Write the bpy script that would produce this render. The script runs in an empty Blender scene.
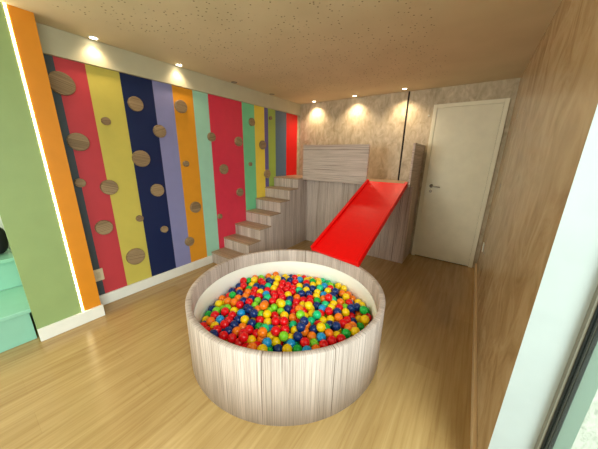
import bpy, bmesh, math, random, re
from mathutils import Vector, Matrix
sc = bpy.context.scene
COL = sc.collection
PI = math.pi

# ------------------------------------------------------------------ camera
CAM = Vector((2.8062, 0.0, 1.4634)); YAW, PITCH, ROLL, FPX = .6099, .2738, .0181, 243.66
FWD = Vector((-math.sin(YAW)*math.cos(PITCH), math.cos(YAW)*math.cos(PITCH), -math.sin(PITCH)))
_r = Vector((math.cos(YAW), math.sin(YAW), 0)); _u = _r.cross(FWD)
RGT = _r*math.cos(ROLL) + _u*math.sin(ROLL); UP = -_r*math.sin(ROLL) + _u*math.cos(ROLL)
cam = bpy.data.cameras.new('camera'); cam.sensor_width = 36; cam.sensor_fit = 'HORIZONTAL'
cam.lens = FPX/598*36; cam.clip_start = .01
co = bpy.data.objects.new('camera', cam); COL.objects.link(co)
M = Matrix((RGT, UP, -FWD)).transposed().to_4x4(); M.translation = CAM
co.matrix_world = M; sc.camera = co

# ------------------------------------------------------------------ world, daylight, exposure
world = bpy.data.worlds.new('world'); sc.world = world; world.use_nodes = True
bg = world.node_tree.nodes['Background']; bg.inputs[0].default_value = (.80, .93, 1.0, 1); bg.inputs[1].default_value = 1.1
def area(name, loc, rot, sx, sy, power, color):
    l = bpy.data.lights.new(name, 'AREA'); l.shape = 'RECTANGLE'; l.size = sx; l.size_y = sy
    l.energy = power; l.color = color
    o = bpy.data.objects.new(name, l); COL.objects.link(o); o.location = loc; o.rotation_euler = rot
    return o
# the overcast daylight that comes in through the glass door in the right-hand wall
area('daylight', (4.4, -1.25, 2.3), (0, PI/2-.6, 0), 2.2, 2.8, 205, (.97, 1.0, .96))
# added fill light, set in an invented window behind the camera
area('fill_light_rear', (.25, -3.2, 1.5), (PI/2, 0, 0), 2.4, 1.5, 108, (1.0, .94, .84))
vs = sc.view_settings; vs.view_transform = 'Standard'; vs.look = 'None'; vs.gamma = 1; vs.use_curve_mapping = False
vs.exposure = 0.50
SPOT_W = 22; SPOT_COL = (1.0, .78, .50)

# ------------------------------------------------------------------ materials
def lin(c): return tuple(((v/255)/12.92 if v/255 <= .04045 else ((v/255+.055)/1.055)**2.4) for v in c) + (1,)
def base(name, rough=.5, spec=.5):
    m = bpy.data.materials.new(name); m.use_nodes = True
    nt = m.node_tree; b = nt.nodes['Principled BSDF']
    b.inputs['Roughness'].default_value = rough; b.inputs['Specular IOR Level'].default_value = spec
    return m, nt, b
def nd(nt, t, **k):
    n = nt.nodes.new(t)
    for a, v in k.items():
        if a in n.inputs: n.inputs[a].default_value = v
        else: setattr(n, a, v)
    return n
def ramp(nt, stops, src):
    n = nt.nodes.new('ShaderNodeValToRGB'); e = n.color_ramp.elements
    while len(e) < len(stops): e.new(.5)
    for i, (p, c) in enumerate(stops): e[i].position = p; e[i].color = c
    nt.links.new(src, n.inputs[0]); return n.outputs[0]
def mix(nt, mode, fac, a, b):
    n = nt.nodes.new('ShaderNodeMix'); n.data_type = 'RGBA'; n.blend_type = mode
    for i, v in ((0, fac), (6, a), (7, b)):
        if hasattr(v, 'links'): nt.links.new(v, n.inputs[i])
        else: n.inputs[i].default_value = v
    return n.outputs[2]
def coords(nt, kind, scale=(1, 1, 1), rot=(0, 0, 0)):
    t = nt.nodes.new('ShaderNodeTexCoord'); m = nt.nodes.new('ShaderNodeMapping')
    m.inputs['Scale'].default_value = scale; m.inputs['Rotation'].default_value = rot
    nt.links.new(t.outputs[kind], m.inputs[0]); return m.outputs[0]
def noise(nt, vec, scale=1, detail=2, rough=.5, dist=0):
    n = nd(nt, 'ShaderNodeTexNoise', Scale=scale, Detail=detail, Roughness=rough, Distortion=dist)
    nt.links.new(vec, n.inputs['Vector']); return n.outputs['Fac']
def bump(nt, b, src, strength=.2, dist=.01):
    n = nd(nt, 'ShaderNodeBump', Strength=strength, Distance=dist)
    nt.links.new(src, n.inputs['Height']); nt.links.new(n.outputs[0], b.inputs['Normal'])
def paint(name, rgb, rough=.5, spec=.4, var=.06):
    m, nt, b = base(name, rough, spec)
    v = coords(nt, 'Object'); n = noise(nt, v, 9, 4)
    c = lin(rgb); d = tuple(x*(1-var) for x in c[:3]) + (1,)
    nt.links.new(ramp(nt, [(.3, d), (.7, c)], n), b.inputs['Base Color'])
    bump(nt, b, noise(nt, v, 160, 2), .06, .002)
    return m
def gloss(name, rgb, rough=.25, metal=0, spec=.5):
    m, nt, b = base(name, rough, spec)
    v = coords(nt, 'Object'); n = noise(nt, v, 30, 2)
    c = lin(rgb); d = tuple(x*.95 for x in c[:3]) + (1,)
    nt.links.new(ramp(nt, [(.3, d), (.7, c)], n), b.inputs['Base Color'])
    b.inputs['Metallic'].default_value = metal
    return m
def emit(name, rgb, strength):
    m, nt, b = base(name)
    b.inputs['Base Color'].default_value = (*rgb, 1)
    b.inputs['Emission Color'].default_value = (*rgb, 1); b.inputs['Emission Strength'].default_value = strength
    return m
def wood(name, light, mid, dark, rough=.5):
    # laminate: u across the grain, v along it (UVs are in metres)
    m, nt, b = base(name, rough, .35)
    fine = noise(nt, coords(nt, 'UV', (230, 1.6, 1)), 1, 4, .65, .2)
    band = noise(nt, coords(nt, 'UV', (13, .3, 1)), 1, 2, .6, .2)
    dk = noise(nt, coords(nt, 'UV', (75, .45, 1)), 1, 3, .6, .25)
    c = ramp(nt, [(.3, lin(mid)), (.62, lin(light))], band)
    f = ramp(nt, [(.38, (.42, .38, .36, 1)), (.55, (1, 1, 1, 1))], fine)
    c = mix(nt, 'MULTIPLY', .75, c, f)
    s = ramp(nt, [(.34, (1, 1, 1, 1)), (.38, (0, 0, 0, 1))], dk)
    c = mix(nt, 'MIX', s, c, lin(dark))
    sx = nt.nodes.new('ShaderNodeSeparateXYZ'); nt.links.new(coords(nt, 'UV', (11.5, 1, 1)), sx.inputs[0])
    fl = nt.nodes.new('ShaderNodeMath'); fl.operation = 'FLOOR'; nt.links.new(sx.outputs[0], fl.inputs[0])
    wn = nt.nodes.new('ShaderNodeTexWhiteNoise'); wn.noise_dimensions = '1D'; nt.links.new(fl.outputs[0], wn.inputs['W'])
    c = mix(nt, 'MULTIPLY', 1.0, c, ramp(nt, [(0, (.80, .78, .76, 1)), (1, (1, 1, 1, 1))], wn.outputs['Value']))
    nt.links.new(c, b.inputs['Base Color'])
    bump(nt, b, fine, .12, .002)
    return m
def floor_mat():
    m, nt, b = base('honey_wood_planks', .24, .4)
    v = coords(nt, 'Object', (1, 1, 1), (0, 0, PI/2))
    br = nd(nt, 'ShaderNodeTexBrick', Scale=1.0)
    br.offset = .37
    br.inputs['Brick Width'].default_value = 1.25; br.inputs['Row Height'].default_value = .19
    br.inputs['Mortar Size'].default_value = .0012; br.inputs['Mortar Smooth'].default_value = .3
    br.inputs['Color1'].default_value = (.2, .2, .2, 1); br.inputs['Color2'].default_value = (.8, .8, .8, 1)
    br.inputs['Mortar'].default_value = (.0, .0, .0, 1)
    nt.links.new(v, br.inputs['Vector'])
    g = noise(nt, coords(nt, 'Object', (34, 1.6, 1)), 1, 5, .62, .6)
    g2 = noise(nt, coords(nt, 'Object', (9, .9, 1)), 1, 3, .55, 1.0)
    c = ramp(nt, [(.28, lin((160, 129, 82))), (.5, lin((176, 145, 96))), (.72, lin((188, 159, 109)))], g)
    c = mix(nt, 'MULTIPLY', .55, c, ramp(nt, [(.3, (.80, .77, .72, 1)), (.65, (1, 1, 1, 1))], g2))
    c = mix(nt, 'SOFT_LIGHT', .16, c, br.outputs['Color'])
    nt.links.new(c, b.inputs['Base Color'])
    bump(nt, b, g, .05, .002)
    return m
def ceiling_mat():
    m, nt, b = base('perforated_ceiling_plaster', .75, .25)
    v = coords(nt, 'Object')
    n = noise(nt, v, 3, 2)
    c = ramp(nt, [(.3, lin((210, 198, 168))), (.7, lin((218, 206, 177)))], n)
    vo = nd(nt, 'ShaderNodeTexVoronoi', Scale=33.0, Randomness=.8); vo.feature = 'F1'
    nt.links.new(v, vo.inputs['Vector'])
    hole = ramp(nt, [(.14, (1, 1, 1, 1)), (.23, (0, 0, 0, 1))], vo.outputs['Distance'])
    sx = nt.nodes.new('ShaderNodeSeparateXYZ'); nt.links.new(v, sx.inputs[0])
    mask = hole
    for ax, op, lim in ((0, 'GREATER_THAN', .42), (0, 'LESS_THAN', 2.42), (1, 'LESS_THAN', 3.5)):
        t = nt.nodes.new('ShaderNodeMath'); t.operation = op; nt.links.new(sx.outputs[ax], t.inputs[0]); t.inputs[1].default_value = lim
        mask = mix(nt, 'MULTIPLY', 1.0, mask, t.outputs[0])
    c = mix(nt, 'MIX', mask, c, lin((124, 108, 80)))
    nt.links.new(c, b.inputs['Base Color'])
    iv = nt.nodes.new('ShaderNodeInvert'); nt.links.new(mask, iv.inputs[1])
    bump(nt, b, iv.outputs[0], .35, .004)
    return m
def plaster(name, a, mid, z, scale, rough, streak=False, spec=.5):
    m, nt, b = base(name, rough, spec)
    if streak:
        v = coords(nt, 'Object', (1, 1.0, .8), (.6, 0, 0))
        n1 = noise(nt, v, scale, 5, .6, 1.4)
    else:
        v = coords(nt, 'Object')
        a1 = noise(nt, coords(nt, 'Object', (1, 1, .5), (0, .7, 0)), scale*2.0, 5, .62, 1.0)
        a2 = noise(nt, coords(nt, 'Object', (1, 1, .5), (0, -.8, 0)), scale*2.0, 5, .62, 1.0)
        sel = ramp(nt, [(.44, (0, 0, 0, 1)), (.56, (1, 1, 1, 1))], noise(nt, v, scale*.7, 2, .5, 1.0))
        n1 = mix(nt, 'MIX', sel, a1, a2)
    n2 = noise(nt, coords(nt, 'Object'), 1.3, 3, .5, .4)
    c = ramp(nt, [(.30, lin(z)), (.48, lin(mid)), (.68, lin(a))], n1)
    c = mix(nt, 'MULTIPLY', .5, c, ramp(nt, [(.35, (.80, .78, .75, 1)), (.65, (1, 1, 1, 1))], n2))
    nt.links.new(c, b.inputs['Base Color'])
    bump(nt, b, n1, .10, .006)
    return m
def glass_mat():
    m = bpy.data.materials.new('clear_glass'); m.use_nodes = True; nt = m.node_tree
    nt.nodes.remove(nt.nodes['Principled BSDF'])
    t = nd(nt, 'ShaderNodeBsdfTransparent', Color=(.93, .97, .95, 1)); g = nd(nt, 'ShaderNodeBsdfGlossy', Roughness=.02)
    x = nt.nodes.new('ShaderNodeMixShader')
    x.inputs[0].default_value = .08; nt.links.new(t.outputs[0], x.inputs[1]); nt.links.new(g.outputs[0], x.inputs[2])
    nt.links.new(x.outputs[0], nt.nodes['Material Output'].inputs[0])
    return m
WOOD = wood('pale_elm_laminate', (222, 206, 199), (198, 181, 172), (122, 105, 95))
DISCW = wood('oak_veneer', (172, 146, 112), (152, 126, 94), (104, 82, 60))
TREADW = wood('elm_laminate_tread', (196, 168, 142), (172, 144, 118), (116, 92, 74), .4)
FLOOR = floor_mat(); CEIL = ceiling_mat()
BACKW = plaster('burnished_cement_plaster', (214, 200, 178), (190, 174, 149), (162, 146, 120), 5.5, .42)
RIGHTW = plaster('tan_burnished_plaster', (208, 182, 144), (188, 159, 120), (166, 137, 100), 4.5, .24, True)
WHITE = paint('white_paint', (240, 240, 234)); JAMB = paint('white_jamb_paint', (170, 178, 179))
SKIRT = paint('white_skirting', (240, 238, 232), .35); TANSK = paint('tan_skirting', (222, 194, 152), .4)
DOORW = paint('door_lacquer', (242, 237, 218), .4)
CREAM = paint('bulkhead_paint', (192, 186, 160)); LINER = paint('white_liner_vinyl', (250, 248, 240), .45, var=.02)
MINT = paint('mint_lacquer', (146, 202, 180), .3); GREENP = paint('green_panel_paint', (148, 170, 112))
ORANGEP = paint('orange_panel_paint', (220, 138, 26))
BLACK = paint('black_aluminium', (18, 18, 18), .35); GREYM = paint('grey_track', (128, 124, 112), .4)
BAGM = paint('black_fabric', (16, 16, 18), .75)
STONE = plaster('white_roughcast', (206, 206, 196), (186, 186, 176), (146, 148, 138), 26, .9)
EXTG = paint('grey_green_render', (112, 130, 116), .8)
OUT = gloss('beige_plastic', (222, 206, 176), .35)
CHROME = gloss('brushed_steel', (170, 168, 160), .3, 1.0)
REDPL = gloss('red_slide_plastic', (240, 6, 8), .42, spec=.2)
LED = emit('led_strip_light', (1.0, .84, .50), 13.0)
LAMP = emit('lit_lamp_lens', (1.0, .86, .62), 14.0)
OFFL = gloss('unlit_lamp_lens', (150, 140, 122), .3)
GAPSHADE = paint('gap_shade', (30, 26, 22), .8)
GLASS = glass_mat()

# ------------------------------------------------------------------ mesh helpers
class MB:
    def __init__(s):
        s.bm = bmesh.new(); s.uv = s.bm.loops.layers.uv.new('UVMap'); s.mats = []; s.rng = random.Random(3)
    def mi(s, m):
        if m not in s.mats: s.mats.append(m)
        return s.mats.index(m)
    def face(s, vs, m, grain=None, off=(0, 0), smooth=False, uvs=None):
        f = s.bm.faces.new(vs); f.material_index = s.mi(m); f.smooth = smooth
        f.normal_update(); n = f.normal
        if uvs:
            for l, q in zip(f.loops, uvs): l[s.uv].uv = q
        else:
            g = grain or Vector((0, 0, 1))
            if abs(n.dot(g)) > .9: g = Vector((0, 1, 0)) if abs(n.y) < .9 else Vector((1, 0, 0))
            g = (g - n*g.dot(n)).normalized(); a = g.cross(n)
            for l in f.loops: l[s.uv].uv = (l.vert.co.dot(a)+off[0], l.vert.co.dot(g)+off[1])
        return f
    def box(s, x0, x1, y0, y1, z0, z1, m, grain='z', faces=None):
        V = [s.bm.verts.new((x, y, z)) for x in (x0, x1) for y in (y0, y1) for z in (z0, z1)]
        q = {'-x': (0, 1, 3, 2), '+x': (4, 6, 7, 5), '-y': (0, 4, 5, 1), '+y': (2, 3, 7, 6), '-z': (0, 2, 6, 4), '+z': (1, 5, 7, 3)}
        g = {'x': Vector((1, 0, 0)), 'y': Vector((0, 1, 0)), 'z': Vector((0, 0, 1))}[grain]
        off = (s.rng.uniform(0, 9), s.rng.uniform(0, 9))
        for k, ids in q.items():
            s.face([V[i] for i in ids], (faces or {}).get(k, m), g, off)
        return s
    def prism(s, pts, axis, a, b, m, grain='z'):
        # closed polygon pts in the plane normal to axis (x: (y,z), y: (x,z), z: (x,y)), from a to b
        def P(p, t): return {'x': (t, p[0], p[1]), 'y': (p[0], t, p[1]), 'z': (p[0], p[1], t)}[axis]
        g = {'x': Vector((1, 0, 0)), 'y': Vector((0, 1, 0)), 'z': Vector((0, 0, 1))}[grain]
        A = [s.bm.verts.new(P(p, a)) for p in pts]; B = [s.bm.verts.new(P(p, b)) for p in pts]
        s.face(A[::-1], m, g); s.face(B, m, g)
        for i in range(len(pts)):
            j = (i+1) % len(pts); s.face([A[i], A[j], B[j], B[i]], m, g)
        bmesh.ops.recalc_face_normals(s.bm, faces=s.bm.faces); return s
    def lathe(s, prof, mat, n=96, c=(0, 0, 0), smooth=True, closed=True, axis='z', mats=None):
        # prof: list of (r, h) going round; uv u along the circumference, v along the profile
        rings = []
        rm = max(r for r, h in prof)
        for i in range(n):
            a = 2*PI*i/n
            if axis == 'z': rings.append([s.bm.verts.new((c[0]+r*math.cos(a), c[1]+r*math.sin(a), c[2]+h)) for r, h in prof])
            elif axis == 'x': rings.append([s.bm.verts.new((c[0]+h, c[1]+r*math.cos(a), c[2]+r*math.sin(a))) for r, h in prof])
            else: rings.append([s.bm.verts.new((c[0]+r*math.cos(a), c[1]+h, c[2]+r*math.sin(a))) for r, h in prof])
        L = [0]
        for k in range(len(prof)):
            p, q = prof[k], prof[(k+1) % len(prof)]; L.append(L[-1]+math.hypot(p[0]-q[0], p[1]-q[1]))
        for i in range(n):
            j = (i+1) % n
            for k in range(len(prof) if closed else len(prof)-1):
                k2 = (k+1) % len(prof)
                u0, u1 = 2*PI*rm*i/n, 2*PI*rm*(i+1)/n
                mm = mats[k] if mats else mat
                s.face([rings[i][k], rings[j][k], rings[j][k2], rings[i][k2]], mm, smooth=smooth,
                       uvs=[(u0, L[k]), (u1, L[k]), (u1, L[k+1]), (u0, L[k+1])])
        bmesh.ops.recalc_face_normals(s.bm, faces=s.bm.faces); return s
    def disc(s, r, h, c, mat, n=48, axis='z'):
        V = []
        for i in range(n):
            a = 2*PI*i/n; x, y = r*math.cos(a), r*math.sin(a)
            V.append(s.bm.verts.new({'z': (c[0]+x, c[1]+y, c[2]+h), 'x': (c[0]+h, c[1]+x, c[2]+y), 'y': (c[0]+x, c[1]+h, c[2]+y)}[axis]))
        s.face(V, mat, Vector((0, 0, 1)) if axis != 'z' else Vector((0, 1, 0))); return s
    def tube(s, pts, r, mat, n=10):
        pts = [Vector(p) for p in pts]; rings = []
        for i, p in enumerate(pts):
            t = (pts[min(i+1, len(pts)-1)]-pts[max(i-1, 0)]).normalized()
            a = t.orthogonal().normalized() if abs(t.z) > .9 else t.cross(Vector((0, 0, 1))).normalized()
            b = t.cross(a)
            rings.append([s.bm.verts.new(p+a*r*math.cos(2*PI*k/n)+b*r*math.sin(2*PI*k/n)) for k in range(n)])
        for i in range(len(pts)-1):
            for k in range(n):
                s.face([rings[i][k], rings[i][(k+1) % n], rings[i+1][(k+1) % n], rings[i+1][k]], mat, smooth=True)
        s.face(rings[0][::-1], mat); s.face(rings[-1], mat)
        bmesh.ops.recalc_face_normals(s.bm, faces=s.bm.faces); return s
    def build(s, name, parent=None, bevel=0, seg=2, origin=None):
        me = bpy.data.meshes.new(name)
        if origin is not None: bmesh.ops.translate(s.bm, verts=s.bm.verts, vec=-Vector(origin))
        s.bm.to_mesh(me); s.bm.free()
        for m in s.mats: me.materials.append(m)
        o = bpy.data.objects.new(name, me); COL.objects.link(o)
        if origin is not None: o.location = origin
        if parent is not None:
            o.parent = parent
            o.matrix_parent_inverse = Matrix.Translation(-parent.location)
        if bevel:
            b = o.modifiers.new('bevel', 'BEVEL'); b.width = bevel; b.segments = seg; b.limit_method = 'ANGLE'; b.angle_limit = .6
        return o
def struct(o): o['kind'] = 'structure'; return o
def empty(name, loc):
    o = bpy.data.objects.new(name, None); o.empty_display_size = .1; COL.objects.link(o); o.location = loc; return o
def tag(o, label, cat, group=None):
    o['label'] = label; o['category'] = cat
    if group: o['group'] = group
    return o

W, D, H = 3.052, 3.984, 2.363

# ------------------------------------------------------------------ the setting
struct(MB().box(-1.2, W+.25, -3.0, D+.1, -.08, 0, FLOOR, 'y').build('floor'))
struct(MB().box(-1.2, W+.25, -3.0, D+.1, H, H+.1, CEIL).build('ceiling'))
# striped wall: painted stripes, one mesh
m = MB()
ys = [.566, .660, .855, 1.102, 1.386, 1.587, 1.826, 2.03, 2.569, 2.809, 3.022, 3.108, 3.287, 3.578, 3.902, D]
cols = [('slate', (66, 78, 88)), ('coral red', (198, 62, 72)), ('lemon', (206, 190, 90)), ('navy', (14, 34, 80)), ('lavender', (138, 138, 186)),
        ('orange', (226, 152, 40)), ('mint', (164, 214, 192)), ('crimson', (222, 54, 80)), ('green', (120, 204, 154)), ('yellow', (240, 212, 78)),
        ('purple', (98, 90, 156)), ('olive', (156, 182, 82)), ('steel blue', (84, 110, 138)), ('red', (222, 26, 26)), ('plaster', None)]
for (n, c), a, b in zip(cols, ys, ys[1:]):
    mt = paint('stripe_'+n.replace(' ', '_'), c, .45) if c else BACKW
    V = [m.bm.verts.new(p) for p in ((0, a, 0), (0, b, 0), (0, b, 2.2), (0, a, 2.2))]
    m.face(V, mt)
m.box(-.12, -.002, .566, D, 0, H, CREAM)
struct(m.build('wall_left'))
struct(MB().box(-.01, .03, .566, D, 2.172, H, CREAM).build('trim_1', bevel=.002))            # bulkhead over the stripes
struct(MB().box(0, .02, .566, 1.895, 0, .11, SKIRT).build('baseboard_left', bevel=.003))
# orange and green pillar panel
pil = struct(MB().box(-.9, .17, .26, .566, 0, H, GREENP).build('wall_pillar'))
m = MB()
m.box(.17, .1946, .151, .428, 0, H, GREENP); m.build('green_panel', pil)
m = MB(); m.box(.17, .1946, .446, .566, 0, H, ORANGEP); m.build('orange_panel', pil)
m = MB(); m.box(.17, .188, .428, .446, 0, H, GREYM); m.build('led_channel', pil)
struct(MB().box(.1946, .2146, .151, .576, 0, .11, SKIRT).build('baseboard_pillar', bevel=.003))
struct(MB().box(-1.2, -1.0, -3.0, .566, 0, H, WHITE).build('wall_niche'))
m = MB()
for a in ((-1.2, -1.0, 0, H), (1.6, W+.25, 0, H), (-1.0, 1.6, 0, .75), (-1.0, 1.6, 2.25, H)): m.box(a[0], a[1], -3.1, -3.0, a[2], a[3], WHITE)
struct(m.build('wall_rear'))
w2 = struct(empty('fill_window', (.3, -3.05, .75)))  # unseen window, invented to let in the rear fill light
m = MB()
for x0, x1 in ((-1.0, -.95), (.28, .32), (1.55, 1.6)): m.box(x0, x1, -3.07, -3.03, .75, 2.25, BLACK)
m.box(-1.0, 1.6, -3.07, -3.03, .75, .8, BLACK); m.box(-1.0, 1.6, -3.07, -3.03, 2.2, 2.25, BLACK); m.build('fill_window_frame', w2)
MB().box(-.95, 1.55, -3.052, -3.048, .8, 2.2, GLASS).build('glass_pane', w2)
# back wall with its cladding panel and a strip coloured dark for the shade in the gap beside it
struct(MB().box(-.12, W+.25, D, D+.1, 0, H, BACKW).build('wall_back'))
struct(MB().box(0, 1.862, D-.022, D, 0, H, BACKW).build('wall_back_cladding'))
struct(MB().box(1.862, 1.882, D-.004, D, 0, H, GAPSHADE).build('trim_2'))
# right wall with the glass door opening
m = MB()
m.box(W, W+.25, 1.075, D, 0, H, RIGHTW, faces={'-y': JAMB, '+x': STONE})
m.box(W, W+.25, -2.0, 1.075, 2.22, H, RIGHTW, faces={'-z': JAMB, '+x': STONE})
m.box(W, W+.25, -3.0, -2.0, 0, H, RIGHTW, faces={'+y': JAMB, '+x': STONE})
struct(m.build('wall_right'))
struct(MB().box(W-.018, W, 1.075, D, 0, .07, TANSK).build('baseboard_right', bevel=.003))
win = struct(empty('window_1', (3.205, -.46, 0)))
m = MB()
m.box(3.172, 3.178, 1.05, 1.075, 0, 2.22, GREYM)
m.build('frame_bead', win)
m = MB()
for y0, y1 in ((1.045, 1.075), (-.50, -.46), (-2.0, -1.96)): m.box(3.178, 3.190, y0, y1, 0, 2.22, BLACK)
m.box(3.178, 3.190, -2.0, 1.075, 0, .035, BLACK); m.box(3.178, 3.190, -2.0, 1.075, 2.18, 2.22, BLACK)
m.build('inner_sash', win)
m = MB(); m.box(3.190, 3.194, 1.05, 1.075, 0, 2.22, GREYM); m.box(3.190, 3.194, -2.0, 1.075, 0, .02, GREYM); m.build('track', win)
m = MB()
for y0, y1 in ((1.045, 1.075), (-.50, -.46), (-2.0, -1.96)): m.box(3.194, 3.204, y0, y1, 0, 2.22, BLACK)
m.box(3.194, 3.204, -2.0, 1.075, 0, .035, BLACK); m.box(3.194, 3.204, -2.0, 1.075, 2.18, 2.22, BLACK)
m.build('outer_sash', win)
MB().box(3.182, 3.186, -1.96, 1.045, .035, 2.18, GLASS).build('glass_pane', win)
# outside, seen through the glass
struct(MB().box(3.2041, 3.2462, 1.055, 1.075, 0, 2.4, EXTG).build('trim_3'))
struct(MB().box(3.302, 6.0, 1.075, 1.3, 0, 2.4, STONE).build('wall_outside'))
struct(MB().box(3.2463, 3.302, 1.055, 1.075, 0, 2.4, STONE).build('trim_4'))
struct(MB().box(W+.25, 6.0, -4.0, 1.3, -.1, -.02, EXTG).build('ground_terrace'))
# white door in the back wall
dr = struct(empty('door_1', (2.61, D, 0)))
m = MB()
x0, x1, zt, fw = 2.2125, 3.005, 2.157, .048
m.box(x0, x0+fw, D-.03, D, 0, zt, DOORW); m.box(x1-fw, x1, D-.03, D, 0, zt, DOORW); m.box(x0+fw, x1-fw, D-.03, D, zt-fw, zt, DOORW)
m.build('door_frame', dr, bevel=.003)
MB().box(x0+fw, x1-fw, D-.003, D, 0, zt-fw, GAPSHADE).build('door_gap', dr)  # dark sheet, its colour stands in for the shade round the leaf
leaf = MB().box(x0+fw+.0015, x1-fw-.0015, D-.026, D-.003, .012, zt-fw-.0015, DOORW).build('door_leaf', dr, bevel=.002)
m = MB(); hx, hz = 2.335, 1.085
m.lathe([(.0, -.006), (.024, -.006), (.026, 0), (.0, 0)], CHROME, 24, (hx, D-.026, hz), axis='y', closed=False)
m.tube([(hx, D-.024, hz), (hx, D-.06, hz), (hx+.012, D-.066, hz), (hx+.06, D-.068, hz-.004), (hx+.115, D-.066, hz-.008)], .0085, CHROME, 12)
h = m.build('door_handle', leaf); h.matrix_parent_inverse = Matrix.Identity(4); h.parent = leaf
m = MB(); m.lathe([(.0, -.005), (.018, -.005), (.020, 0), (.0, 0)], gloss('polished_nickel', (232, 230, 226), .2, .6), 20, (hx+.002, D-.026, hz-.075), axis='y', closed=False)
h = m.build('key_escutcheon', leaf); h.parent = leaf

# ------------------------------------------------------------------ lights of the room
def downlight(x, y, lit, label, aim=None):
    o = empty('ceiling_downlight', (x, y, H))
    MB().lathe([(.026, 0), (.026, -.003), (.030, -.006), (.038, -.004), (.040, 0)], WHITE if lit else GREYM, 32, (x, y, H), closed=False).build('trim_ring', o)
    MB().disc(.027, -.0025, (x, y, H), LAMP if lit else OFFL, 24).build('lamp_lens', o)
    tag(o, label, 'ceiling light', 'recessed ceiling downlights')
    if lit:
        l = bpy.data.lights.new('downlight_lamp', 'SPOT'); l.energy = SPOT_W*(.24 if x < .2 else 1); l.color = SPOT_COL; l.spot_size = 2.2; l.spot_blend = 1.0; l.shadow_soft_size = .03
        s = bpy.data.objects.new('downlight_lamp', l); COL.objects.link(s); s.parent = o; s.location = (0, 0, -.02)
        if aim: s.rotation_euler = aim
downlight(.085, .923, True, 'lit downlight over the boundary of the coral red and lemon stripes')
downlight(.085, 1.644, True, 'lit downlight over the orange wall stripe')
downlight(.085, 2.38, False, 'unlit downlight over the wide crimson stripe')
downlight(.085, 3.112, False, 'unlit downlight over the purple and olive stripes')
downlight(.374, 3.86, True, 'lit downlight at the back wall, nearest the striped wall')
downlight(1.117, 3.835, True, 'lit downlight at the back wall, above the right half of the guard board')
downlight(1.848, 3.80, True, 'lit downlight at the back wall beside the dark vertical gap')
led = MB().box(.1881, .1972, .4330, .4415, .112, H-.002, LED).build('led_strip')
tag(led, 'glowing vertical light strip between the green and orange panels', 'light strip')

# ------------------------------------------------------------------ staircase
st = tag(empty('staircase', (.26, 2.5, 0)), 'wood laminate staircase climbing along the striped wall to the play platform', 'stairs')
zs = [.16, .315, .474, .633, .800, .960, 1.115]
yr = [1.90, 2.12, 2.34, 2.562, 2.785, 3.01, 3.235]
SW = .512
for i in range(7):
    y0 = yr[i]; y1 = yr[i+1] if i < 6 else D-.023
    zb = zs[i-1] if i else 0
    xm = .0205 if i == 0 else .001
    r = MB(); r.rng.seed(i); r.box(.001, SW-.016, y0, y0+.016, zb, zs[i]-.018, WOOD, 'z'); r.build('riser', st, .001)
    t = MB(); t.rng.seed(50+i); t.box(.001, SW, y0-.006, y1+(.016 if i < 6 else 0), zs[i]-.018, zs[i], TREADW, 'x'); t.build('tread', st, .0015)
pts = [(yr[0], 0), (yr[0], zs[0]-.018)]
for i in range(1, 7): pts += [(yr[i], zs[i-1]-.018), (yr[i], zs[i]-.018)]
pts += [(3.50, zs[6]-.018), (3.50, 0)]
MB().prism(pts, 'x', SW-.016, SW-.0005, WOOD).build('side_panel', st)

# ------------------------------------------------------------------ play platform
pf = tag(empty('play_platform', (1.35, 3.7, 0)), 'wood laminate play platform with guard boards at the top of the stairs', 'play platform')
ZD = 1.13
MB().box(SW+.001, 2.146, 3.37, D-.023, ZD-.022, ZD, TREADW, 'x').build('deck', pf, .0015)
MB().box(SW+.001, 2.178, 3.50, 3.518, 0, ZD-.022, WOOD, 'z').build('front_panel', pf, .0015)
MB().box(2.160, 2.178, 3.518, D-.001, 0, ZD-.022, WOOD, 'z').build('side_panel', pf, .0015)
MB().box(.530, 1.600, 3.335, 3.3695, 1.094, 1.632, WOOD, 'x').build('guard_board', pf, .0015)
MB().box(2.146, 2.172, 3.33, D-.001, ZD-.022, 1.640, WOOD, 'y').build('end_guard_board', pf, .0015)

# ------------------------------------------------------------------ red slide
sl = tag(empty('slide', (1.83, 2.7, .5)), 'bright red plastic slide running down from the platform to the ball pit rim', 'slide')
TL, TR, BL, BR = Vector((1.606, 3.335, 1.172)), Vector((2.142, 3.335, 1.172)), Vector((1.505, 2.078, .537)), Vector((2.083, 1.985, .537))
NRM = (TR-TL).cross(BL-TL).normalized()
if NRM.z < 0: NRM = -NRM
def sp(a, t, h):        # a in metres across from the left (negative: from the right), t along, h off the rail-top plane
    l = TL.lerp(BL, t); r = TR.lerp(BR, t); w = (r-l).length
    k = a/w if a >= 0 else 1+a/w
    return l.lerp(r, k) + NRM*h
def loft(sec, name, rough=12, cap=True, bev=.006):
    m = MB(); rows = []
    for i in range(rough+1):
        rows.append([m.bm.verts.new(sp(a, i/rough, h)) for a, h in sec])
    n = len(sec)
    for i in range(rough):
        for k in range(n):
            m.face([rows[i][k], rows[i][(k+1) % n], rows[i+1][(k+1) % n], rows[i+1][k]], REDPL)
    m.face(rows[0][::-1], REDPL); m.face(rows[-1], REDPL)
    bmesh.ops.recalc_face_normals(m.bm, faces=m.bm.faces)
    return m.build(name, sl, bev, 3)
loft([(.036, -.026), (-.036, -.026), (-.036, -.060), (.036, -.060)], 'slide_bed', bev=.004)
loft([(0, 0), (.036, 0), (.036, -.066), (0, -.066)], 'side_rail')
loft([(-.0361, 0), (-.0001, 0), (-.0001, -.066), (-.0361, -.066)], 'side_rail')

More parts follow.
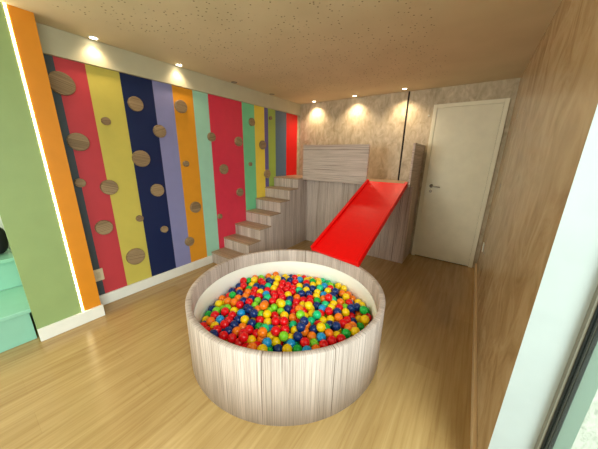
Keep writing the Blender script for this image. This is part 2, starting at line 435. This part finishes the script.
# ------------------------------------------------------------------ ball pit
PC = Vector((1.727, 1.395, 0)); PR, PH = .750, .475
pit = tag(empty('ball_pit', PC), 'round wood laminate ball pit standing on the floor, filled with coloured balls', 'ball pit')
def ring(name, prof, mats, parent, bev=.002):
    m = MB().lathe(prof, None, 160, PC, mats=mats)
    for f in m.bm.faces:
        for l in f.loops: l[m.uv].uv = (l[m.uv].uv[0]+7.3, l[m.uv].uv[1])
    return m.build(name, parent)
w = ring('outer_wall', [(PR, 0), (PR, PH-.004), (PR-.004, PH), (.714, PH), (.710, PH-.004), (.710, 0)], [WOOD]*6, pit)
MB().lathe([(.7095, .02), (.7095, .345), (.706, .350), (.700, .350), (.696, .345), (.696, .02)], LINER, 160, PC).build('liner', pit)
MB().lathe([(.0001, 0), (.694, 0), (.694, .068), (.69, .072), (.0001, .072)], LINER, 96, PC, closed=False).build('base_pad', pit)

# ------------------------------------------------------------------ balls (x, y, z in tenths of a mm and a colour letter)
BALLS = '''17275,9170,2850R17993,10239,2888O19260,10994,2682L18559,10982,2778R19937,11724,2515N19787,12319,2845N20651,11554,2496R20861,13337,2664Y16225,9045,2309R21569,14411,2411N18513,10107,2397C21976,12947,2340R15566,8822,2329R18432,12068,2852R20014,10421,2420Y22982,16585,2330Y22466,14178,2361G17763,11912,2646R21212,12790,2345C19893,14366,2705T14663,9645,2358R15695,11674,2598N18828,10696,2203Y22608,17216,2665G15902,12592,2856O21479,13433,2358O13228,10815,2198R16595,12234,2582Y19019,13354,2927L20555,12591,2233O18787,14876,2811Y21694,12286,2330R20247,15689,2411R16520,10350,2307R13325,9378,2199O21195,15573,2330O19380,10259,2182N15456,10932,2335Y22417,13485,2330R19610,12991,2837N21311,16622,2237Y23002,14599,2496Y18888,11582,2653R16688,13928,2661Y13607,12064,2315R20497,10906,2295G21037,12074,2240L16186,10959,2322N20287,13246,2282N18228,9008,2621O18961,9201,2733Y21516,17270,2378N19819,11076,2276C15969,9692,2328O17394,9738,2253Y15123,10143,2198N21771,15191,2246R18214,13472,2242O19427,17129,2667R13722,9946,2163C16378,11656,2262R15320,9476,2199N14663,8951,2313R14411,11497,2139C17195,14136,2233N12911,12070,2306O13017,9999,2225R17059,11789,2315Y11572,11436,1930Y18805,12722,2267T22811,16084,1877G14994,11905,2497N15512,14108,2318R18367,14108,2729O22382,14869,2334O20781,16132,2339N20310,18868,2175Y16146,13559,2240L12107,12013,2102O17616,13135,2356Y19864,12674,2252O14048,10868,2151R14782,10821,2107N11957,12687,2309G20271,14634,2185Y21784,17892,2225N20647,15213,2098Y18910,15999,2238N19314,12252,2339Y14024,12760,2363R17198,10470,2212R16864,16639,2349N19575,14048,2174T17612,10857,2617T16907,12760,2248R15041,8390,2476N14024,9227,2154Y19560,15776,2342C20279,17770,2187O17001,13449,2266L15834,10360,2186O15882,15045,2349R16918,9082,2259R14381,10258,2186R16867,11081,2246G15940,16462,2272R12271,10684,1940L21770,15894,2105R13585,17109,2624Y11407,14501,2227R14393,13418,2282L18169,10919,2205Y11559,15817,2370Y12076,13390,2235N19487,20144,2146Y13619,11411,2074Y18810,20298,2130Y17168,18113,2263N21185,10999,2495C22352,17109,1738Y17724,18525,2342T20883,18319,2060R15247,14762,2320R19167,18938,2300N19220,14715,2291Y11889,10165,1682G17199,15335,2239R15243,16461,2268R10787,15060,2352R17384,17097,2260N19746,19269,2104O18139,17196,2270Y16649,9687,2475R18563,16603,2235G19443,16531,2265T18607,18516,2334Y14006,13996,2269R20644,16817,2270R20963,14594,2122N15074,18121,2250R14814,14218,2347T21899,13905,2067Y14712,12800,2273L16765,14695,2258T16503,15339,2235N12975,13343,2241O15956,15767,2296Y20117,16368,2333Y14957,19112,2075C21524,11588,2345O17526,15950,2234R10897,12316,1711O14106,15905,2254Y16830,15953,2234O13341,12713,2239N12646,12730,2234O14380,18168,2233N21659,17060,1730R15330,15468,2346R17870,10291,2206O12876,14592,2261R20692,19569,1728O15973,12222,2271L11501,10789,1690N18886,17219,2238O19975,17065,2243Y17829,19209,2265C22385,15573,2077O12836,11369,2042L13312,13952,2244R13571,14605,2264Y13888,15227,2267R16288,17065,2272T11041,13373,2061N14537,16553,2304R13146,16573,2321N13842,16546,2305Y12335,95
99,1702Y12656,15969,2260R14902,17146,2307R14699,15186,2260R12616,13939,2237O17864,16558,2235R16823,17509,2257Y13192,15236,2276N14266,14641,2279C13365,15917,2243T17135,19315,2260Y17857,17832,2241Y21972,18551,2113Y17890,14093,2222R20961,13907,2277G15858,17714,2261Y17895,15340,2228Y10926,15694,2106G13690,13359,2248N21452,19029,1944Y19787,15119,2307R15331,12486,2317O22052,16482,1739N22942,17284,2060R19364,11586,2145Y14397,12180,2270N13322,8687,2126R18553,17830,2232C16458,18101,2255N17556,14732,2232R16071,18677,2274R15592,17065,2269R20268,13939,2224R18092,9575,2241R16803,18705,2260Y13998,8531,2167R12498,15183,2256N17627,9013,2270R22084,17742,1616O18219,15951,2301R14206,17165,2315R19242,18249,2234N14262,19156,2073R10716,14495,1954N11837,17660,2073O16415,19280,2273G12041,16283,2177R12334,18299,2174O14801,15912,2253R11818,15216,2116Y16222,12871,2304L12178,14484,2171G20911,17429,2071L19020,9665,2218G18525,19204,2259R17626,11406,2189C20086,19896,1822O11423,16966,2055L19600,13355,2244O11559,13834,2096O16868,20517,1914T19593,17648,2234T18182,19804,2183L15070,13571,2340N18436,14634,2254R18888,14105,2267Y18907,13410,2242R12558,16905,2158N11365,12768,1956R16180,14296,2359Y15560,19458,2040Y17562,20523,1909T16745,19883,2169Y13751,17696,2265N12224,11338,1711L13055,19001,1835Y12528,17596,2088Y15103,11430,2000N14970,19875,1930R15541,13106,2555O18736,15291,2254Y11143,16347,2202O13808,18507,2028Y22565,17851,2202G21490,14841,1715Y19773,11756,1608T11576,12151,1676Y18653,11166,1665R15508,20287,1767Y13611,19415,1800N14283,19812,1845Y22948,16725,1648Y19455,19685,1625N18284,11597,2308O18334,10515,1663T18929,11805,1649C17547,12449,2260R12821,9106,1752N15797,11410,1961Y16182,20438,1837O18239,20457,1768G21390,17693,1631N18610,12449,1657N20789,18884,1667C12651,11931,1676R20661,16260,1666R19963,16247,1665Y19236,18651,1666N14190,9726,1698C20231,18316,1758Y12016,11085,1098C17927,13699,1650G11826,14259,1614R18236,12286,2220O13260,11212,1513T15282,19540,1407O20093,13574,1658G18277,13088,1665O13153,17295,2114N15447,11933,1666R10692,13850,1697R16129,16764,1665Y17556,14333,1661G12030,17082,1739Y19625,15630,1665L22290,14892,1645O16475,11312,1664C16146,14339,1665Y21847,15426,1596T19248,17442,1665C21511,13490,1666O15098,13740,1666L10823,15253,1576C19294,15009,1664C13357,10331,1715R19902,18889,1542G17478,19219,1664N17504,17997,1665R21481,18411,1630R15754,18568,1666T21050,15646,1653O17164,17380,1664N13349,11939,1681Y13700,12540,1667T20321,15651,1665G18896,19257,1670O11093,11686,1493N18910,16825,1666N11469,14857,1632Y16843,15547,1665T16078,9477,1675C14751,14344,1666L18235,11863,1667R16836,10691,1661O14045,11936,1665N16128,10710,1661R19705,12997,1656R16112,17971,1666Y11582,16411,1667L18929,15605,1664N20491,14242,1637N14720,17951,1666C15520,9061,1677Y16468,17372,1666R14046,14340,1665T14749,11929,1666R20995,16868,1667N20071,12383,1654N17842,18626,1664R18600,14956,1659O20833,14910,1499N20301,16856,1666R21388,16258,1651G15448,14342,1666N16783,19192,1668R16460,10065,1675Y17200,13735,1664T16499,125
33,1664R13147,17780,1615R18553,17427,1664O20819,13568,1662N16846,14339,1666C14025,17948,1676N15445,13136,1666R22953,15420,1702N15469,11194,1388T16497,13737,1666C15796,12535,1666O12678,10201,1651N19457,11134,1624O14606,19382,1406Y16496,14940,1665O19266,16227,1665O18571,16202,1665N16147,15548,1664R21243,14133,1683R12993,12536,1663G21135,12904,1663Y17158,10036,1670C14402,13741,1666R17195,12515,1664G15366,10598,1731O14703,8953,1619R15091,16148,1666R14885,9689,1700O17147,18594,1666Y20442,12972,1661Y15773,17363,1666R14356,18638,1620R15060,18559,1666L14095,11249,1571G17182,11295,1664Y18199,18026,1665T18173,19264,1662N15433,16756,1666R16849,13134,1665O15449,15549,1665N12279,13732,1664O20462,11663,1663R15094,12533,1665R16778,9446,1673G22232,13450,1660C14036,10422,1606Y12276,12520,1655R15789,16156,1666Y13470,9658,1580T16825,16765,1665Y18235,15562,1664G14041,15540,1665G12799,18379,1664N12094,15952,1565Y17195,14941,1665R20652,9005,1361O22098,10403,1522Y21211,10468,1668Y19823,10415,1668Y20518,10430,1667L14774,11213,1426Y19119,10525,1595N17610,10610,1617R19723,9178,1673N18962,9270,1648R18266,9277,1637N17476,9351,1681N13725,9010,1565Y20097,8548,1679O15554,9935,1639O19101,8590,1605G18548,8146,1699O18075,8646,1413Y17093,8734,1683Y17920,9885,1643T18671,9905,1666R19413,9800,1660O16345,8835,1656L15814,8388,1701G20188,9812,1663R20895,9846,1664O21595,9890,1661G14728,10358,1591L15118,8398,1683T15416,17961,1666G20142,11033,1662N13335,16739,1672Y12444,16553,1565R23470,16150,1671R22313,15912,1424G17877,16159,1665T17181,16156,1666N16485,16158,1665T14390,16142,1665O13683,16136,1664C12988,16136,1673O17539,15548,1665R14745,15544,1665N13333,15533,1663N12638,15535,1672L11481,15652,1691R22939,14641,1606G20060,15004,1635Y17905,14938,1661Y15798,14944,1666T14031,16739,1664O14736,16746,1666N17521,16764,1665C18216,16800,1666T17111,19966,1569O16356,19813,1590T16081,19180,1671O18538,18662,1657L16451,18579,1666N13547,18734,1424Y19593,18054,1666G18897,18043,1666R16808,17981,1666R15101,14945,1666O20567,17742,1554O19945,17453,1666C17858,17398,1666R15077,17354,1666G14379,17344,1666C13684,17341,1670R12772,17167,1545O19606,16844,1666Y17961,11214,1610O14396,14941,1665N12983,14932,1663L12639,13135,1668N11883,13098,1634Y23058,12302,1645G22255,12266,1649Y21464,12291,1673R20761,12291,1640N19326,12412,1662C17891,12509,1659G14398,12536,1665N22800,11595,1487R21853,11699,1668L21159,11667,1668R17540,11895,1664N16844,11913,1664O16149,11931,1664N22481,10979,1459O21535,11082,1668Y20836,11053,1668O13343,13138,1664O14052,13140,1666N14748,13139,1666N16146,13136,1666G12255,14940,1651O23385,13992,1606O22547,14071,1678O21900,14318,1507G19803,14358,1594O19041,14304,1618T18269,14311,1661N13342,14337,1664C12630,14333,1664C13692,14938,1665C22925,13478,1682C18658,13693,1657C15795,13738,1665G13697,13737,1664C12989,13737,1666N11308,13525,1423R22631,12850,1645O21858,12864,1660R18983,13037,1660Y17545,13116,1664R19361,13637,1655Y21237,9241,1652G23144,10992,1701C23472,13510,2113C23468,11743,1605R23823,14531,1619T16652,819
8,1736R19609,8054,1689O21750,10577,2097Y17861,8030,1700T23828,13425,1522G14492,7988,1615O16117,7766,1625R19050,7618,1661O20876,10242,2235G15390,7647,1701Y21913,9289,1802L18563,8769,2008Y22800,10389,1701R19293,8949,2170N22376,9802,1729C20660,8311,1349O22383,11401,2007T17548,7379,1662G23387,12912,1679N16774,7392,1688R23015,11793,2128G20358,9205,1958R18300,7489,1695R23667,15487,1739O23417,14911,2034R20973,8641,1880C22655,12422,2198Y17804,19939,1613N18587,19876,1616N'''
KIND = {'R': ('red', (236, 10, 24)), 'Y': ('yellow', (255, 212, 8)), 'N': ('navy', (10, 48, 118)), 'O': ('orange', (255, 128, 20)),
        'G': ('green', (10, 176, 62)), 'T': ('mint-green', (18, 206, 138)), 'C': ('sky-blue', (22, 156, 226)), 'L': ('lime', (134, 218, 44))}
RB = .0342
bl = [(Vector((int(a)/1e4, int(b)/1e4, int(c)/1e4)), k) for a, b, c, k in re.findall(r'(\d+),(\d+),(\d+)([A-Z])', BALLS.replace('\n', ''))]
BMAT = {k: gloss('ball_plastic_'+n.replace('-', '_'), c, .22) for k, (n, c) in KIND.items()}
def pix(p):
    d = p-CAM; q = d.dot(FWD); return Vector((299+FPX*d.dot(RGT)/q, 224.5-FPX*d.dot(UP)/q))
bme = {}
for k in KIND:
    bm = bmesh.new(); bmesh.ops.create_icosphere(bm, subdivisions=3, radius=RB)
    for f in bm.faces: f.smooth = True
    me = bpy.data.meshes.new('plastic_ball'); bm.to_mesh(me); bm.free(); me.materials.append(BMAT[k]); bme[k] = me
NV = 300
P2 = [pix(p) for p, k in bl]
cu = 286; cv = 308
def zone(p):
    dx = (p.x-cu)/88; dy = (p.y-cv)/38
    a = 'back' if dy < -.38 else ('front' if dy > .38 else '')
    b = 'left' if dx < -.33 else ('right' if dx > .33 else '')
    return (a+' '+b).strip() or 'middle'
def near(i, dx, dy):    # the nearest ball of the 300 in a picture direction
    best = None
    for j in range(NV):
        if j == i: continue
        d = P2[j]-P2[i]; L = d.length
        if L < 1 or (d.x*dx+d.y*dy)/L < .7: continue
        if best is None or L < best[0]: best = (L, j)
    return KIND[bl[best[1]][1]][0] if best and best[0] < 22 else None
labels = []
for i in range(NV):
    z = zone(P2[i]); n = KIND[bl[i][1]][0]
    l, r, f, b = near(i, -1, 0), near(i, 1, 0), near(i, 0, 1), near(i, 0, -1)
    s = '%s ball, %s of pit' % (n, z)
    s += ', %s left' % (l or 'nothing') + ', %s right' % (r or 'nothing') + ', %s in front' % (f or 'rim')
    labels.append([s, ', %s behind' % (b or 'liner')])
for i in range(NV):
    same = [j for j in range(NV) if labels[j][0] == labels[i][0]]
    if len(same) > 1:
        for j in same: labels[j] = [labels[j][0]+labels[j][1], '']
for i in range(NV):
    same = sorted((j for j in range(NV) if labels[j][0] == labels[i][0]), key=lambda j: P2[j].x)
    if len(same) > 1:
        for q, j in enumerate(same):
            labels[j][0] = labels[j][0].replace('%s ball' % KIND[bl[j][1]][0], '%s %s ball' % (('left', 'right')[q] if len(same) == 2 else ('left', 'middle', 'right', 'last')[min(q, 3)], KIND[bl[j][1]][0]))
src = {}
for i in range(NV):
    p, k = bl[i]
    if k not in src: o = src[k] = bpy.data.objects.new('plastic_ball', bme[k])
    else: o = src[k].copy()
    COL.objects.link(o); o.location = p; o.rotation_euler = (i*.7, i*1.3, 0)
    tag(o, labels[i][0], 'ball', 'plastic balls in the ball pit')
# the balls below and behind these, of which next to nothing shows
m = MB()
unit = bmesh.new(); bmesh.ops.create_icosphere(unit, subdivisions=2, radius=RB)
uv_ = [v.co.copy() for v in unit.verts]; uf = [[v.index for v in f.verts] for f in unit.faces]; unit.free()
for p, k in bl[NV:]:
    V = [m.bm.verts.new(p+c) for c in uv_]; mi = m.mi(BMAT[k])
    for f in uf:
        fc = m.bm.faces.new([V[q] for q in f]); fc.material_index = mi; fc.smooth = True
o = m.build('plastic_balls'); o['kind'] = 'stuff'
tag(o, 'deeper plastic balls filling the gaps of the ball pit', 'balls', 'plastic balls in the ball pit')

# ------------------------------------------------------------------ wooden discs on the striped wall
DISCS = [(.675, 1.984, .084, 'large wooden disc at the top edge of slate and coral red stripes'),
 (.701, 1.546, .073, 'wooden disc high on the coral red stripe beside the slate stripe'),
 (.927, 1.736, .034, 'small wooden disc high on the lemon stripe, the topmost there'),
 (.653, 1.205, .038, 'small wooden disc on the slate stripe next to the orange panel'),
 (.857, 1.148, .069, 'wooden disc midway up the boundary of coral red and lemon stripes'),
 (1.173, 1.410, .081, 'large wooden disc midway up the left of the navy stripe'),
 (1.197, 1.921, .065, 'topmost wooden disc on the navy stripe'),
 (1.393, 1.690, .063, 'wooden disc on the boundary of navy and lavender stripes'),
 (1.661, 1.971, .067, 'wooden disc at the top of the orange stripe'),
 (1.650, 1.353, .034, 'small wooden disc midway up the orange stripe'),
 (2.030, 1.676, .054, 'wooden disc on the boundary of mint and crimson stripes'),
 (2.471, 1.646, .064, 'wooden disc high on the right of the wide crimson stripe'),
 (2.188, 1.273, .066, 'wooden disc in the middle of the wide crimson stripe'),
 (.755, .776, .069, 'lowest wooden disc on the coral red stripe, above the wall outlet'),
 (.973, .405, .087, 'large lowest wooden disc on the lemon stripe'),
 (1.070, .802, .034, 'small wooden disc on the boundary of lemon and navy stripes'),
 (1.287, 1.078, .067, 'wooden disc on the right half of the navy stripe, below the large one'),
 (1.304, .628, .038, 'small lowest wooden disc on the navy stripe'),
 (1.716, .821, .069, 'wooden disc low on the right of the orange stripe'),
 (1.588, .399, .058, 'wooden disc low on the boundary of lavender and orange stripes'),
 (2.068, .636, .035, 'small wooden disc low on the left of the wide crimson stripe'),
 (2.451, .932, .059, 'wooden disc low on the right of the crimson stripe, above the stairs'),
 (2.683, 1.332, .029, 'small wooden disc on the middle of the green stripe'),
 (3.056, 1.169, .069, 'wooden disc on the purple stripe just above the upper stairs'),
 (2.742, 1.932, .055, 'wooden disc near the top of the green stripe'),
 (2.961, 1.621, .067, 'wooden disc on the boundary of yellow and purple stripes'),
 (3.153, 2.037, .029, 'tiny wooden disc at the top of the olive stripe')]
rng = random.Random(8)
for i, (y, z, r, lb) in enumerate(DISCS):
    m = MB(); th = .028
    m.lathe([(r, 0), (r, th-.003), (r-.003, th)], DISCW, 40, (0, 0, 0), axis='x', closed=False)
    m.disc(r-.003, th, (0, 0, 0), DISCW, 40, axis='x')
    off = (rng.uniform(0, 8), rng.uniform(0, 8))
    for f in m.bm.faces:
        for l in f.loops: l[m.uv].uv = (l[m.uv].uv[0]+off[0], l[m.uv].uv[1]+off[1])
    o = m.build('wooden_disc'); o.location = (.0005, y, z); o.rotation_euler = (rng.uniform(1.2, 1.9), 0, 0)
    tag(o, lb, 'wall disc', 'wooden discs on the striped wall')

# ------------------------------------------------------------------ small fittings
o = empty('wall_outlet', (0, .64, .32))
MB().box(.0005, .011, .597, .678, .262, .382, OUT).build('cover_plate', o, .003)
MB().box(.011, .013, .622, .653, .292, .352, gloss('beige_insert', (206, 190, 160), .35)).build('socket_insert', o, .001)
tag(o, 'beige wall outlet low on the slate and coral red stripes', 'outlet')
o = empty('wall_switch', (W, 3.57, .435))
MB().box(W-.010, W-.0005, 3.53, 3.60, .385, .49, WHITE).build('cover_plate', o, .002)
MB().box(W-.012, W-.010, 3.55, 3.58, .41, .465, OUT).build('rocker', o, .001)
tag(o, 'white plate low on the tan wall beside the door', 'outlet')
o = MB().lathe([(.0, -.012), (.010, -.012), (.012, -.004), (.012, 0), (0, 0)], WHITE, 20, (2.165, D-.0005, 2.03), axis='y', closed=False).build('wall_hook')
tag(o, 'tiny white fixture on the back wall left of the door top', 'hook')

# ------------------------------------------------------------------ mint steps at the left edge
ms = tag(empty('step_unit', (-.2, -.6, 0)), 'mint green lacquered steps at the left edge beside the green panel', 'steps')
Y0, Y1 = -1.6, .19
for i, (xf, xb, z0, z1) in enumerate(((.150, -.37, 0, .285), (-.37, -.98, .285, .565))):
    MB().box(xf-.038, xf-.02, Y0, .142 if i == 0 else Y1, z0, z1-.034, MINT).build('riser', ms, .002)
    MB().box(xb-(.02 if i == 0 else 0), xf+.014, Y0, Y1, z1-.034, z1, MINT).build('tread', ms, .004)
MB().prism([(.04, 0), (.04, .251), (-.411, .251), (-.411, .531), (-.98, .531), (-.98, 0)], 'y', Y1-.02, Y1, MINT).build('side_panel', ms)
MB().prism([(.11, 0), (.11, .251), (-.411, .251), (-.411, .531), (-.98, .531), (-.98, 0)], 'y', Y0, Y0+.02, MINT).build('side_panel', ms)
# black bag on the upper step
bagr = tag(empty('bag', (-.60, .05, .565)), 'black bag slumped on the upper mint step', 'bag')
m = MB()
bmesh.ops.create_icosphere(m.bm, subdivisions=4, radius=1)
for f in m.bm.faces: f.smooth = True; f.material_index = m.mi(BAGM)
for v in m.bm.verts:
    c = v.co; k = 1+.08*math.sin(5*c.x+3*c.z)+.05*math.sin(9*c.y+2*c.x)
    x, y, z = c.x*.13*k, c.y*.14*k, c.z*.17*k
    if z < -.11: z = -.11+(z+.11)*.1
    v.co = (-.60+x, .05+y, .686+z)
m.build('bag_body', bagr)
MB().tube([(-.56+.0*t, .05+.09*math.cos(t), .80+.07*math.sin(t)) for t in [PI*i/12 for i in range(13)]], .010, BAGM, 8).build('strap', bagr)
MB().tube([(-.473, -.04, .66), (-.466, .03, .675), (-.468, .10, .66)], .006, gloss('grey_zip', (120, 120, 124), .3, .5), 8).build('zip', bagr)
